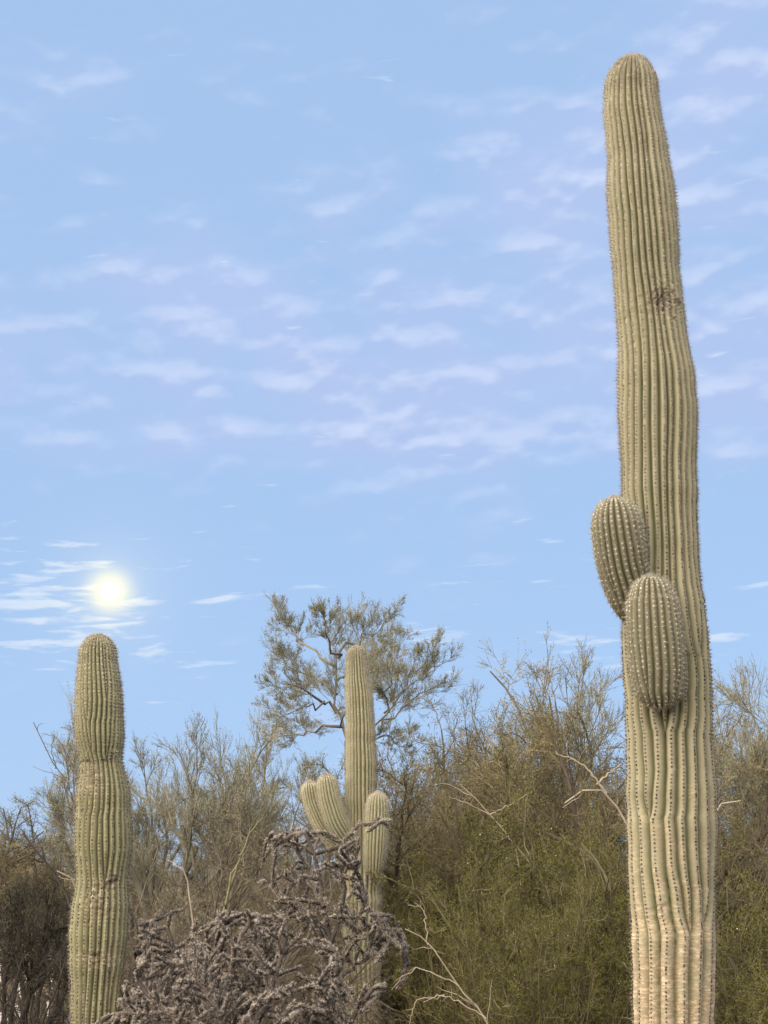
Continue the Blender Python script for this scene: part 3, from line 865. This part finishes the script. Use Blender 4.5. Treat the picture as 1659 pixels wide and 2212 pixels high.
def gen_creosote(seed, H, Wd, leafn=9, mats=None, nst=16):
    """many stems fanning from the ground, fine olive leaves toward the tips"""
    rng = np.random.default_rng(seed)
    wood, twig, leaf = Buf(), Buf(), Buf()
    a = rng.uniform(0, 2 * math.pi, nst)
    tilt = np.sqrt(rng.uniform(0.02, 1, nst)) * Wd / H * 0.85
    st = grow(rng, np.stack([np.cos(a) * 0.15, np.sin(a) * 0.15, np.full(nst, -0.06)], -1), np.stack([np.cos(a) * tilt, np.sin(a) * tilt, np.ones(nst)], -1), H * rng.uniform(0.75, 1.05, nst), 8, 0.09, 0.03)
    tubes(wood, st, 0.02, 0.008, 5, rng)
    lim, _ = sprout(rng, st, 7, 0.12, 1.0, 20, 65, 0.26, 0.48, 6, 0.22, 0.02, 0.35, 0.1)
    tubes(twig, lim, 0.008, 0.004, 4, rng)
    b1, _ = sprout(rng, lim, 8, 0.1, 1.0, 25, 75, 0.35, 0.65, 5, 0.22, 0.02, 0.3, 0.08)
    tubes(twig, b1, 0.004, 0.0022, 3, rng)
    b2, _ = sprout(rng, b1, 3, 0.15, 1.0, 25, 75, 0.4, 0.7, 3, 0.16, 0.0, 0.3, 0.05)
    tubes(twig, b2, 0.0026, 0.0016, 3, rng)
    leaves(leaf, b2, leafn, 0.020, rng, 0.1, 0.016, 0.6, 0.006)
    leaves(leaf, b1, 5, 0.021, rng, 0.3, 0.012, 0.6, 0.006)
    return plant_meshes('creosote', wood, twig, leaf, mats or (TWIG_CREO, TWIG_CREO, LEAF_CREO))

def gen_brush(seed, H, Wd, mats, droop=-0.06, dens=1.0, leafn=0):
    """bare tangled brush with arching twigs"""
    rng = np.random.default_rng(seed)
    wood, twig, leaf = Buf(), Buf(), Buf()
    ns = 12
    a = rng.uniform(0, 2 * math.pi, ns)
    tilt = rng.uniform(0.15, 1.1, ns) * Wd / H
    st = grow(rng, np.stack([np.cos(a) * 0.2, np.sin(a) * 0.2, np.full(ns, -0.08)], -1), np.stack([np.cos(a) * tilt, np.sin(a) * tilt, np.ones(ns)], -1), H * rng.uniform(0.9, 1.4, ns), 10, 0.16, -0.04)
    tubes(wood, st, 0.026, 0.010, 5, rng)
    lim, _ = sprout(rng, st, int(8 * dens), 0.1, 1.0, 20, 75, 0.3, 0.6, 7, 0.2, droop, 0.3, 0.1)
    tubes(twig, lim, 0.010, 0.004, 4, rng)
    b1, _ = sprout(rng, lim, 8, 0.1, 1.0, 20, 70, 0.35, 0.7, 6, 0.22, droop, 0.3, 0.05)
    tubes(twig, b1, 0.0048, 0.0022, 3, rng)
    b2, _ = sprout(rng, b1, 4, 0.1, 1.0, 20, 70, 0.35, 0.7, 4, 0.2, droop * 0.5, 0.3, 0.05)
    tubes(twig, b2, 0.0028, 0.0014, 3, rng)
    if leafn:
        leaves(leaf, b1, leafn, 0.03, rng, 0.1, 0.02)
        leaves(leaf, b2, leafn, 0.03, rng, 0.1, 0.02)
    return plant_meshes('brush', wood, twig, leaf, mats)

PALO = [gen_palo(201, 4.8, 1.0), gen_palo(202, 4.6, 0.9, 5)]
MESQ = [gen_mesquite(301, 4.4, 4.4, 7), gen_mesquite(302, 4.2, 5.0, 7)]
MESQ.append(MESQ[0])
CREO = [gen_creosote(401, 2.6, 1.7, 12), gen_creosote(402, 2.3, 1.7, 12)]
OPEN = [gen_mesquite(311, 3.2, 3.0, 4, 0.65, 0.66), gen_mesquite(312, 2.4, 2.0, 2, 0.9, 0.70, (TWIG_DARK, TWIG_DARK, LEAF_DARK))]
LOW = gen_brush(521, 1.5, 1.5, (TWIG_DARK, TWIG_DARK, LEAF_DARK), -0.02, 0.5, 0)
BRUSH = [gen_brush(501, 2.6, 2.4, (TWIG_GREY, TWIG_GREY, LEAF_TAN), leafn=2), gen_brush(502, 2.3, 2.6, (TWIG_GREY, TWIG_GREY, LEAF_TAN), leafn=2)]

def height(parts):
    hs = []
    for n, me in parts:
        a = np.empty(len(me.vertices) * 3, np.float32)
        me.vertices.foreach_get('co', a)
        hs.append(np.percentile(a[2::3], 99.7))
    return max(hs)
HT = {}
def hgt(parts):
    if id(parts) not in HT: HT[id(parts)] = height(parts)
    return HT[id(parts)]

def put_plant(name, parts, x, ytop, Y, label, cat, group, rz, wide=1.0):
    s = at(x, ytop, Y)[2] / hgt(parts)
    return place(name, parts, (gx(x, Y), Y, 0), rz, (s * wide, s * wide, s), label, cat, group)

rnd = random.Random(9)
# palo verdes along the skyline: (x, top y, distance, variant, label)
for (x, yt, Y, k, lab) in [
    (385, 1545, 23.0, 1, 'grey-green palo verde tree with sparse crown just right of the armless saguaro'),
    (300, 1530, 25.0, 0, 'thin wispy palo verde tree partly hidden behind the armless saguaro'),
    (548, 1540, 24.0, 0, 'bushy upright palo verde tree standing left of the tallest open-crowned tree'),
    (1300, 1385, 24.0, 1, 'palo verde tree whose feathery crown meets the left flank of the tallest saguaro'),
    (1660, 1345, 21.0, 0, 'tall feathery palo verde tree right of the tallest saguaro'),
    (650, 1640, 27.0, 1, 'low palo verde tree beneath the crown of the tallest tree'),
    ]:
    put_plant('palo_verde_tree', PALO[k], x, yt, Y, lab, 'tree', 'palo verde trees along the skyline', rnd.uniform(0, 6.28), 0.85)

# mesquite thicket
G = 'mesquite shrubs in the thicket'
for (x, yt, Y, k, w, lab) in [
        (915, 1520, 22, 0, .8, 'brown twiggy mesquite shrub whose top touches the right side of the tallest tree'),
        (1030, 1545, 21, 1, .85, 'brown twiggy mesquite shrub beside the shrub touching the tallest tree'),
        (1150, 1500, 22, 2, .9, 'brown mesquite shrub under the yellow-green bent bough'),
        (1240, 1470, 23, 0, .8, 'high brown mesquite shrub below the feathery crown left of the tallest saguaro'),
        (1330, 1480, 21, 1, .8, 'brown mesquite shrub pressed against the left edge of the tallest saguaro'),
        (1600, 1560, 19, 2, .8, 'brown mesquite shrub just right of the tallest saguaro behind the broken pale stub'),
        (1680, 1600, 18, 1, .8, 'low brown mesquite shrub under the tall feathery palo verde right of the tallest saguaro'),
        (905, 1620, 25, 2, .9, 'brown mesquite shrub directly behind the right arm of the slender saguaro'),
        (1100, 1560, 26, 1, .9, 'brown mesquite shrub glimpsed behind the yellow-green bent bough'),
        (1480, 1540, 22, 0, .8, 'brown mesquite shrub mostly hidden behind the trunk of the tallest saguaro'),
        (980, 1530, 24, 2, 1.0, 'rounded brown mesquite shrub filling the skyline right of the tallest tree'),
        (1210, 1480, 25, 1, .9, 'brown mesquite shrub behind the high one left of the tallest saguaro'),
        (1090, 1640, 19, 0, .8, 'leafy low mesquite shrub just above the tallest olive creosote bush')]:
    put_plant('mesquite_shrub', MESQ[k], x, yt, Y, lab, 'shrub', G, rnd.uniform(0, 6.28), w)
# far scrub that closes the view
FAR = 'far brown mesquite shrub glimpsed through gaps low in the thicket'
for i in range(26):
    x = -150 + i * 76 + rnd.uniform(-30, 30)
    if x < 170: continue
    Y = rnd.uniform(32, 50)
    put_plant('mesquite_shrub', MESQ[i % 3], x, rnd.uniform(1770, 1830), Y, FAR, 'shrub', 'far mesquite shrubs', rnd.uniform(0, 6.28), 1.3)
# creosote in front of the thicket
G = 'creosote bushes below the thicket'
for (x, yt, Y, k, w, lab) in [
        (900, 1790, 20.5, 0, 0.7, 'olive creosote bush right beside the slender saguaro'),
        (985, 1740, 20, 1, 0.8, 'olive creosote bush around the straight pale dead branch'),
        (1090, 1715, 18.5, 0, 0.8, 'tallest olive creosote bush, rising to the brown thicket below the bent bough'),
        (1200, 1720, 16.5, 1, 0.9, None), (1290, 1760, 16, 0, 0.9, None), (960, 1850, 19, 1, 0.8, None),
        (1010, 1900, 15.5, 1, 0.6, 'olive creosote bush behind the tip of the pale curving bare branch'),
        (1100, 1860, 14.5, 0, 0.8, None), (1200, 1900, 13.5, 1, 0.8, None), (1300, 1930, 13.8, 0, 0.8, 'low olive creosote bush at the left foot of the tallest saguaro'),
        (1590, 1800, 14, 1, 1.0, 'olive creosote bush under the broken pale stub right of the tallest saguaro'),
        (1680, 1830, 13, 0, 1.0, None), (1610, 1960, 12, 1, 1.0, 'low olive creosote bush at the right foot of the tallest saguaro'), (1340, 1830, 15, 1, 0.9, None)]:
    put_plant('creosote_bush', CREO[k], x, yt, Y, lab or 'olive green fine-leaved creosote bush in the mass below the brown thicket', 'shrub', G, rnd.uniform(0, 6.28), w)
# grey tangled brush on the left and centre
G = 'tangled bare brush'
for (x, yt, Y, k) in [(330, 1770, 17, 0), (430, 1740, 18, 1), (530, 1720, 19.5, 0), (620, 1690, 20.5, 1), (690, 1730, 21, 0), (450, 1830, 15.5, 1), (360, 1860, 15.5, 0),
                      (540, 1830, 16, 0), (600, 1800, 20, 1), (480, 1780, 21, 0)]:
    put_plant('tangled_brush', BRUSH[k], x, yt, Y, 'grey-brown tangle of bare arching twigs behind the cholla and armless saguaro', 'shrub', G, rnd.uniform(0, 6.28), 0.75)
for (x, yt, Y, w) in [(70, 1715, 27, .9), (-50, 1735, 26, .9), (150, 1735, 29, .9), (10, 1725, 31, 1.0), (110, 1760, 25, .8)]:
    put_plant('mesquite_tree', OPEN[0], x, yt, Y, 'tan twiggy mesquite tree with clear stems left of the armless saguaro', 'tree', 'mesquite trees left of the armless saguaro', rnd.uniform(0, 6.28), w)
for (x, yt, Y) in [(5, 1885, 14.5), (80, 1895, 15.5)]:
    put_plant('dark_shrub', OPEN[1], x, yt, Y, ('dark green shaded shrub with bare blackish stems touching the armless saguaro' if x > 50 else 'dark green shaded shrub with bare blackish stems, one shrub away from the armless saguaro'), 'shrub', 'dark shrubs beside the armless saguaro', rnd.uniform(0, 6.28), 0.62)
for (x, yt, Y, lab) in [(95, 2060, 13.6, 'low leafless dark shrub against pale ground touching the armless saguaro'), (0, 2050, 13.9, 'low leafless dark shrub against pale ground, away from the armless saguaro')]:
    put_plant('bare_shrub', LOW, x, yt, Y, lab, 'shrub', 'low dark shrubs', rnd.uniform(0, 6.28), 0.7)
for i in range(9):
    put_plant('mesquite_shrub', MESQ[i % 3], -200 + i * 50, 1880 + rnd.uniform(-20, 20), rnd.uniform(85, 110), 'distant mesquite shrub across pale ground left of the armless saguaro', 'shrub', 'distant mesquite shrubs', rnd.uniform(0, 6.28), 1.6)

# ------------------------------------------------------------------ cholla
def gen_joint(seed, L, r):
    rng = np.random.default_rng(seed)
    n, k = 13, 10
    t = np.linspace(0, 1, n)
    bend = rng.uniform(0.10, 0.42) * L
    C = np.stack([bend * np.sin(t * math.pi * 0.5) ** 2, np.zeros(n), t * L], -1)
    prof = r * np.minimum(1, np.sqrt(np.clip(np.minimum(t / 0.10, (1 - t) / 0.14), 0.08, 1)))
    a = np.arange(k) * 2 * math.pi / k
    bumpy = 1 + 0.32 * np.cos(a[None] * 5 + t[:, None] * L / 0.016 * 2 * math.pi * 0.5) * np.cos(t[:, None] * L / 0.018 * math.pi)
    V = C[:, None] + (prof[:, None] * bumpy)[..., None] * np.stack([np.cos(a), np.sin(a), 0 * a], -1)[None]
    body = Buf()
    body.add(V.reshape(-1, 3), grid_faces(n, k), np.full(n * k, rng.uniform(0.2, 0.7)))
    ns = int(L / 0.0042)
    tt = rng.uniform(0.02, 1.0, ns); aa = rng.uniform(0, 2 * math.pi, ns)
    e = np.stack([np.cos(aa), np.sin(aa), 0 * aa], -1)
    cc = np.stack([np.interp(tt, t, C[:, q]) for q in range(3)], -1)
    P = cc + e * (np.interp(tt, t, prof))[:, None]
    N = unit(e + np.array([0, 0, 0.35]))
    sp = Buf()
    spikes(P, N, np.tile([0, 0, 1.0], (ns, 1)), rng, 4, 0.016, 0.0014, 1.1, 0.5, sp)
    me = body.mesh('joint', CHOLLA)
    ms = sp.mesh('joint_spines', CHOLLA_SPINE, False)
    end = C[-1]; d = unit(C[-1] - C[-3])
    return me, ms, end, d, L

def joined(me, ms):
    """one mesh, two materials"""
    nv = len(me.vertices)
    a = np.empty(nv * 3, np.float32); me.vertices.foreach_get('co', a)
    b = np.empty(len(ms.vertices) * 3, np.float32); ms.vertices.foreach_get('co', b)
    fa = np.empty(len(me.loops), np.int32); me.loops.foreach_get('vertex_index', fa)
    fb = np.empty(len(ms.loops), np.int32); ms.loops.foreach_get('vertex_index', fb)
    va = np.empty(nv, np.float32); me.attributes['v'].data.foreach_get('value', va)
    vb = np.empty(len(ms.vertices), np.float32); ms.attributes['v'].data.foreach_get('value', vb)
    na, nb = len(fa) // 4, len(fb) // 3
    out = mesh('joint', np.concatenate([a, b]).reshape(-1, 3), [fa.reshape(-1, 4), fb.reshape(-1, 3) + nv], CHOLLA, True, {'v': np.concatenate([va, vb])})
    out.materials.append(CHOLLA_SPINE)
    out.polygons.foreach_set('material_index', np.concatenate([np.zeros(na, np.int32), np.ones(nb, np.int32)]))
    return out

JOINTS = []
for s_, (L_, r_) in enumerate([(0.08, 0.0100), (0.11, 0.0105), (0.14, 0.011), (0.17, 0.011), (0.21, 0.0115), (0.12, 0.010)]):
    me_, ms_, e_, d_, l_ = gen_joint(600 + s_, L_, r_)
    JOINTS.append((joined(me_, ms_), Vector(e_), Vector(d_), l_))

def inside(poly, x, y):
    c = False
    n = len(poly)
    for i in range(n):
        x1, y1 = poly[i]; x2, y2 = poly[i - 1]
        if (y1 > y) != (y2 > y) and x < (x2 - x1) * (y - y1) / (y2 - y1) + x1:
            c = not c
    return c

def project(q):
    d = np.asarray(q) - CAM
    f = d[1] * math.cos(PITCH) + d[2] * math.sin(PITCH)
    u = -d[1] * math.sin(PITCH) + d[2] * math.cos(PITCH)
    return CX + FOC * d[0] / f, CY - FOC * u / f

def build_cholla(x, Y, limbs, hull, dmin, dmax, seed, nmax, label, sc=1.0):
    """limbs: lists of (px, py, depth offset) for the woody branches; joints grow from them, inside the outline"""
    R = random.Random(seed)
    rng = np.random.default_rng(seed)
    base = np.array([gx(x, Y), Y, 0.0])
    root = empty('cholla_cactus', base)
    seeds = []
    for li, pp in enumerate(limbs):
        q = [np.array([rng.normal(0, 0.05), rng.normal(0, 0.05), -0.08])] if pp[0] == 'base' else []
        q += [at(a, b, Y + c) - base for (a, b, c) in (pp[1:] if pp[0] == 'base' else pp)]
        ln = limb_line(q, 14)
        ln[1:-1] += rng.normal(0, 0.010, ln[1:-1].shape)
        b = Buf()
        tubes(b, ln[None], 0.030 if pp[0] == 'base' else 0.018, 0.014, 8, rng, 0.4)
        sp = Buf()
        idx = rng.integers(2, 13, 420); g = rng.random((420, 1))
        pc = ln[idx] * g + ln[idx - 1] * (1 - g)
        tg = unit(ln[idx] - ln[idx - 1]); nn = rand_perp(tg, rng)
        spikes(pc + nn * 0.016, nn, tg, rng, 4, 0.014, 0.0014, 1.0, 0.4, sp)
        o = link('branch', b.mesh('branch', CHOLLA_WOOD), root)
        tag(link('spines', sp.mesh('spines', CHOLLA_SPINE, False), o), kind='stuff')
        for k in range(4, 14):
            d = unit(ln[k] - ln[k - 1])
            for _ in range(3 if k < 13 else 4):
                seeds.append((Vector(ln[k]), Vector(d), 0))
    R.shuffle(seeds)
    seeds.sort(key=lambda s: s[2])
    n = 0
    queue = seeds
    while queue and n < nmax:
        i = R.randrange(min(len(queue), 90))
        pos, d, gen = queue.pop(i)
        for _try in range(6):
            ax = Vector((R.gauss(0, 1), R.gauss(0, 1), R.gauss(0, 1)))
            ax = ax - d * ax.dot(d)
            if ax.length < 1e-3: continue
            ang = math.radians(R.uniform(35, 85) if gen == 0 else R.choice((R.uniform(5, 28), R.uniform(40, 85))))
            nd = (d * math.cos(ang) + ax.normalized() * math.sin(ang) + Vector((0, 0, R.uniform(-0.25, 0.3)))).normalized()
            me, e, ed, L = JOINTS[R.randrange(len(JOINTS))]
            s = sc * R.uniform(0.85, 1.25)
            q = nd.to_track_quat('Z', 'Y') @ Quaternion((0, 0, 1), R.uniform(0, 6.283))
            end = pos + q @ (e * s)
            w = Vector(base) + end
            if w.z < 0.05 or not (dmin < w.y - Y < dmax): continue
            px, py = project(w)
            if py < 2230 and not inside(hull, px, py): continue
            if py > 2420: continue
            if R.random() > (0.55 if py < 1960 else 0.8 if py < 2040 else 1.0): break
            o = link('joint', me, root)
            o.location = pos; o.rotation_mode = 'QUATERNION'; o.rotation_quaternion = q; o.scale = (s, s, s)
            n += 1
            dd = q @ ed
            for _ in range(R.choice((1, 1, 2, 2, 3))):
                if gen < 4: queue.append((end.copy(), dd.copy(), gen + 1))
            if R.random() < 0.35 and gen < 4:
                queue.append((pos + (end - pos) * R.uniform(0.4, 0.8), dd.copy(), gen + 1))
            break
    tag(root, label, 'cactus', 'cholla cacti')

build_cholla(735, 12.6, [['base', (735, 2300, 0), (725, 2100, 0), (700, 1980, .05), (690, 1880, 0), (660, 1800, 0)],
                         [(715, 2040, 0), (745, 1950, -.1), (738, 1870, -.1), (745, 1810, -.1), (775, 1785, -.1), (820, 1768, -.1)],
                         [(725, 2100, 0), (780, 2000, -.2), (790, 1930, -.2), (770, 1880, -.2)],
                         [(715, 2040, 0), (650, 1960, .2), (600, 1930, .25), (570, 1890, .25)],
                         [(725, 2120, 0), (800, 2060, -.1), (850, 2010, -.1), (870, 2020, -.1)],
                         [(700, 1960, 0), (670, 1900, .3), (640, 1830, .3), (590, 1800, .3)]],
             [(560, 2400), (540, 2100), (560, 1900), (575, 1810), (640, 1785), (700, 1800), (735, 1785), (745, 1770), (850, 1758), (855, 1785), (790, 1800),
              (790, 1870), (775, 1900), (790, 1945), (870, 1990), (900, 2040), (880, 2100), (870, 2400)],
             -0.6, 0.7, 71, 290, 'tall grey cholla cactus in front of the slender saguaro, with arching spiny joints')
build_cholla(500, 11.4, [['base', (500, 2330, 0), (470, 2200, 0), (430, 2100, 0), (400, 2030, 0)],
                         ['base', (520, 2330, 0), (560, 2200, -.2), (600, 2100, -.2), (620, 2020, -.2)],
                         [(500, 2300, 0), (400, 2220, -.2), (330, 2160, -.2), (300, 2120, -.2)],
                         [(500, 2300, 0), (640, 2220, -.3), (700, 2150, -.3), (730, 2090, -.3)],
                         [(470, 2200, 0), (500, 2100, .3), (520, 2030, .3), (540, 1980, .3)],
                         [(520, 2330, 0), (480, 2200, -.5), (450, 2150, -.5), (420, 2120, -.5)]],
             [(270, 2400), (285, 2130), (300, 2060), (330, 2005), (430, 1985), (560, 1960), (660, 1990), (740, 2060), (790, 2130), (800, 2400)],
             -0.8, 0.8, 72, 300, 'sprawling low brown cholla cactus spreading between the armless and slender saguaros')
build_cholla(360, 12.3, [['base', (370, 2350, 0), (360, 2240, 0), (330, 2170, 0), (310, 2120, 0)],
                         ['base', (390, 2350, 0), (430, 2200, .2), (450, 2100, .2), (440, 2040, .2)],
                         [(360, 2240, 0), (310, 2190, -.3), (280, 2180, -.3), (250, 2200, -.3)],
                         [(400, 2300, .1), (520, 2200, .4), (560, 2120, .4), (580, 2050, .4)]],
             [(225, 2400), (240, 2180), (285, 2090), (300, 2020), (360, 1990), (470, 1980), (600, 2010), (620, 2100), (600, 2400)],
             -0.6, 0.8, 73, 260, 'thicket-like cholla cactus crowding the foot of the armless saguaro')
build_cholla(690, 11.0, [['base', (690, 2380, 0), (680, 2260, 0), (650, 2180, 0), (630, 2140, 0)],
                         ['base', (700, 2380, 0), (740, 2240, 0), (780, 2170, 0), (810, 2130, 0)],
                         [(690, 2380, 0), (600, 2290, -.2), (560, 2220, -.2), (540, 2190, -.2)]],
             [(500, 2420), (520, 2180), (600, 2130), (700, 2110), (790, 2110), (850, 2130), (860, 2200), (850, 2420)],
             -0.5, 0.6, 74, 200, 'low dense cholla cactus at the foot of the tall grey cholla')

build_cholla(430, 12.9, [['base', (430, 2350, 0), (420, 2200, 0), (390, 2080, 0), (360, 2000, 0)],
                         ['base', (440, 2350, 0), (500, 2180, .1), (540, 2060, .1), (560, 1985, .1)],
                         [(420, 2200, 0), (340, 2120, .2), (310, 2050, .2), (300, 2000, .2)],
                         [(430, 2250, 0), (460, 2120, -.3), (470, 2050, -.3), (480, 1990, -.3)]],
             [(270, 2400), (285, 2080), (290, 1990), (340, 1955), (460, 1965), (560, 1950), (640, 1990), (660, 2400)],
             -0.7, 0.7, 75, 280, 'bushy cholla cactus rising behind the sprawling low one against the brush')

# ------------------------------------------------------------------ single bare branches
STEM_GREEN = ramp_mat('green_stem', (0.13, 0.118, 0.055), (0.29, 0.255, 0.135), nscale=6.0)
def dead_branch(name, Y, lines, label, mat_, r0=0.012, seed=1, twigs=5):
    rng = np.random.default_rng(seed)
    first = at(*lines[0][0], Y)
    base = np.array([first[0], Y, 0.0])
    root = empty(name, base)
    for i, pp in enumerate(lines):
        q = [at(a, b, Y) - base for (a, b) in pp]
        if i == 0:
            q = [np.array([0.1, 0.0, -0.06])] + q
        ln = limb_line(q, 16)
        ln[1:-1] += rng.normal(0, 0.006, (14, 3))
        b = Buf()
        rr = r0 if i == 0 else r0 * 0.62
        tubes(b, ln[None], rr, rr * 0.4, 6, rng, 0.6)
        if twigs:
            t, _ = sprout(rng, ln[None], twigs, 0.45, 1.0, 25, 60, 0.08, 0.25, 6, 0.2, 0.0, 0.3)
            tubes(b, t, rr * 0.35, rr * 0.15, 4, rng, 0.5)
        link('branch', b.mesh('branch', mat_), root)
    tag(root, label, 'branch', 'bare branches')

dead_branch('bare_branch', 12.0, [[(1070, 2230), (1040, 2190), (990, 2130), (960, 2080), (925, 2040), (900, 2015), (870, 2005)],
                                  [(990, 2130), (950, 2110), (900, 2090), (870, 2110), (845, 2140)],
                                  [(925, 2040), (918, 1990), (920, 1970), (905, 1960), (880, 1955)],
                                  [(1050, 2200), (990, 2160), (950, 2150), (915, 2165)],
                                  [(960, 2150), (900, 2160), (890, 2190), (885, 2212)]],
            'pale bare branch curving up from the olive creosote beside the cholla', DEAD_PALE, 0.0095, 81)
dead_branch('bare_branch', 17.2, [[(1120, 1830), (1060, 1760), (1020, 1720), (990, 1690)], [(1060, 1760), (1010, 1735), (970, 1720)], [(1060, 1758), (1100, 1740), (1140, 1715)]],
            'straight pale dead branch sticking out of the thicket above the creosote', DEAD_PALE, 0.012, 82, 3)
dead_branch('bare_branch', 17.5, [[(1360, 1780), (1330, 1740), (1310, 1715), (1290, 1695), (1255, 1705), (1220, 1735)], [(1310, 1715), (1270, 1660), (1240, 1640), (1200, 1628)],
                                  [(1290, 1695), (1320, 1665), (1345, 1650)]],
            'forked pale branch reaching left from behind the tallest saguaro', DEAD_PALE, 0.022, 83, 5)
dead_branch('bare_branch', 20.6, [[(1290, 1900), (1262, 1740), (1225, 1660), (1185, 1620), (1150, 1612), (1120, 1630), (1100, 1660)]],
            'short yellow-green bent bough arching over the thicket top', STEM_GREEN, 0.022, 84, 3)
dead_branch('bare_branch', 14.5, [[(1525, 1900), (1535, 1760), (1565, 1727), (1585, 1722), (1600, 1730)]],
            'short broken pale stub jutting out right of the tallest saguaro', DEAD_PALE, 0.015, 85, 0)
dead_branch('bare_branch', 19.0, [[(170, 1800), (150, 1690), (120, 1660), (95, 1610), (80, 1580), (72, 1560)], [(165, 1760), (158, 1690), (162, 1640), (166, 1590), (160, 1545)],
                                  [(160, 1660), (140, 1620), (120, 1590), (100, 1585)], [(120, 1660), (110, 1620), (118, 1590)]],
            'dark bare twiggy branch rising against the sky left of the armless saguaro', BARK_BROWN, 0.012, 86, 9)
dead_branch('bare_branch', 14.0, [[(165, 2000), (150, 1940), (125, 1915), (122, 1880), (90, 1860), (50, 1800)], [(122, 1885), (100, 1865), (60, 1850)]],
            'crooked blackened branch leaning beside the armless saguaro', TWIG_DARK, 0.02, 87, 4)
dead_branch('bare_branch', 13.4, [[(175, 2000), (165, 1898), (140, 1882), (118, 1880)], [(165, 1900), (145, 1900), (125, 1893)]],
            'short pale snapped twig against the left edge of the armless saguaro', DEAD_PALE, 0.012, 88, 0)
dead_branch('green_stem', 15.2, [[(1318, 2140), (1330, 1985), (1322, 1920), (1305, 1880), (1280, 1845), (1255, 1822)], [(1322, 1930), (1335, 1900), (1350, 1888)]],
            'curved smooth yellow-green stem beside the left edge of the tallest saguaro', STEM_GREEN, 0.03, 89, 3)
dead_branch('green_stem', 16.0, [[(462, 2060), (478, 1985), (492, 1930), (500, 1880)], [(492, 1930), (520, 1850), (545, 1790), (570, 1765)]],
            'slanting yellow-green stem standing in the brush behind the cholla', STEM_GREEN, 0.022, 90, 6)
dead_branch('bare_branch', 16.5, [[(420, 2050), (412, 1960), (404, 1900), (392, 1868)]],
            'broken pale stick standing in the brush behind the bushy cholla', DEAD_PALE, 0.018, 91, 2)
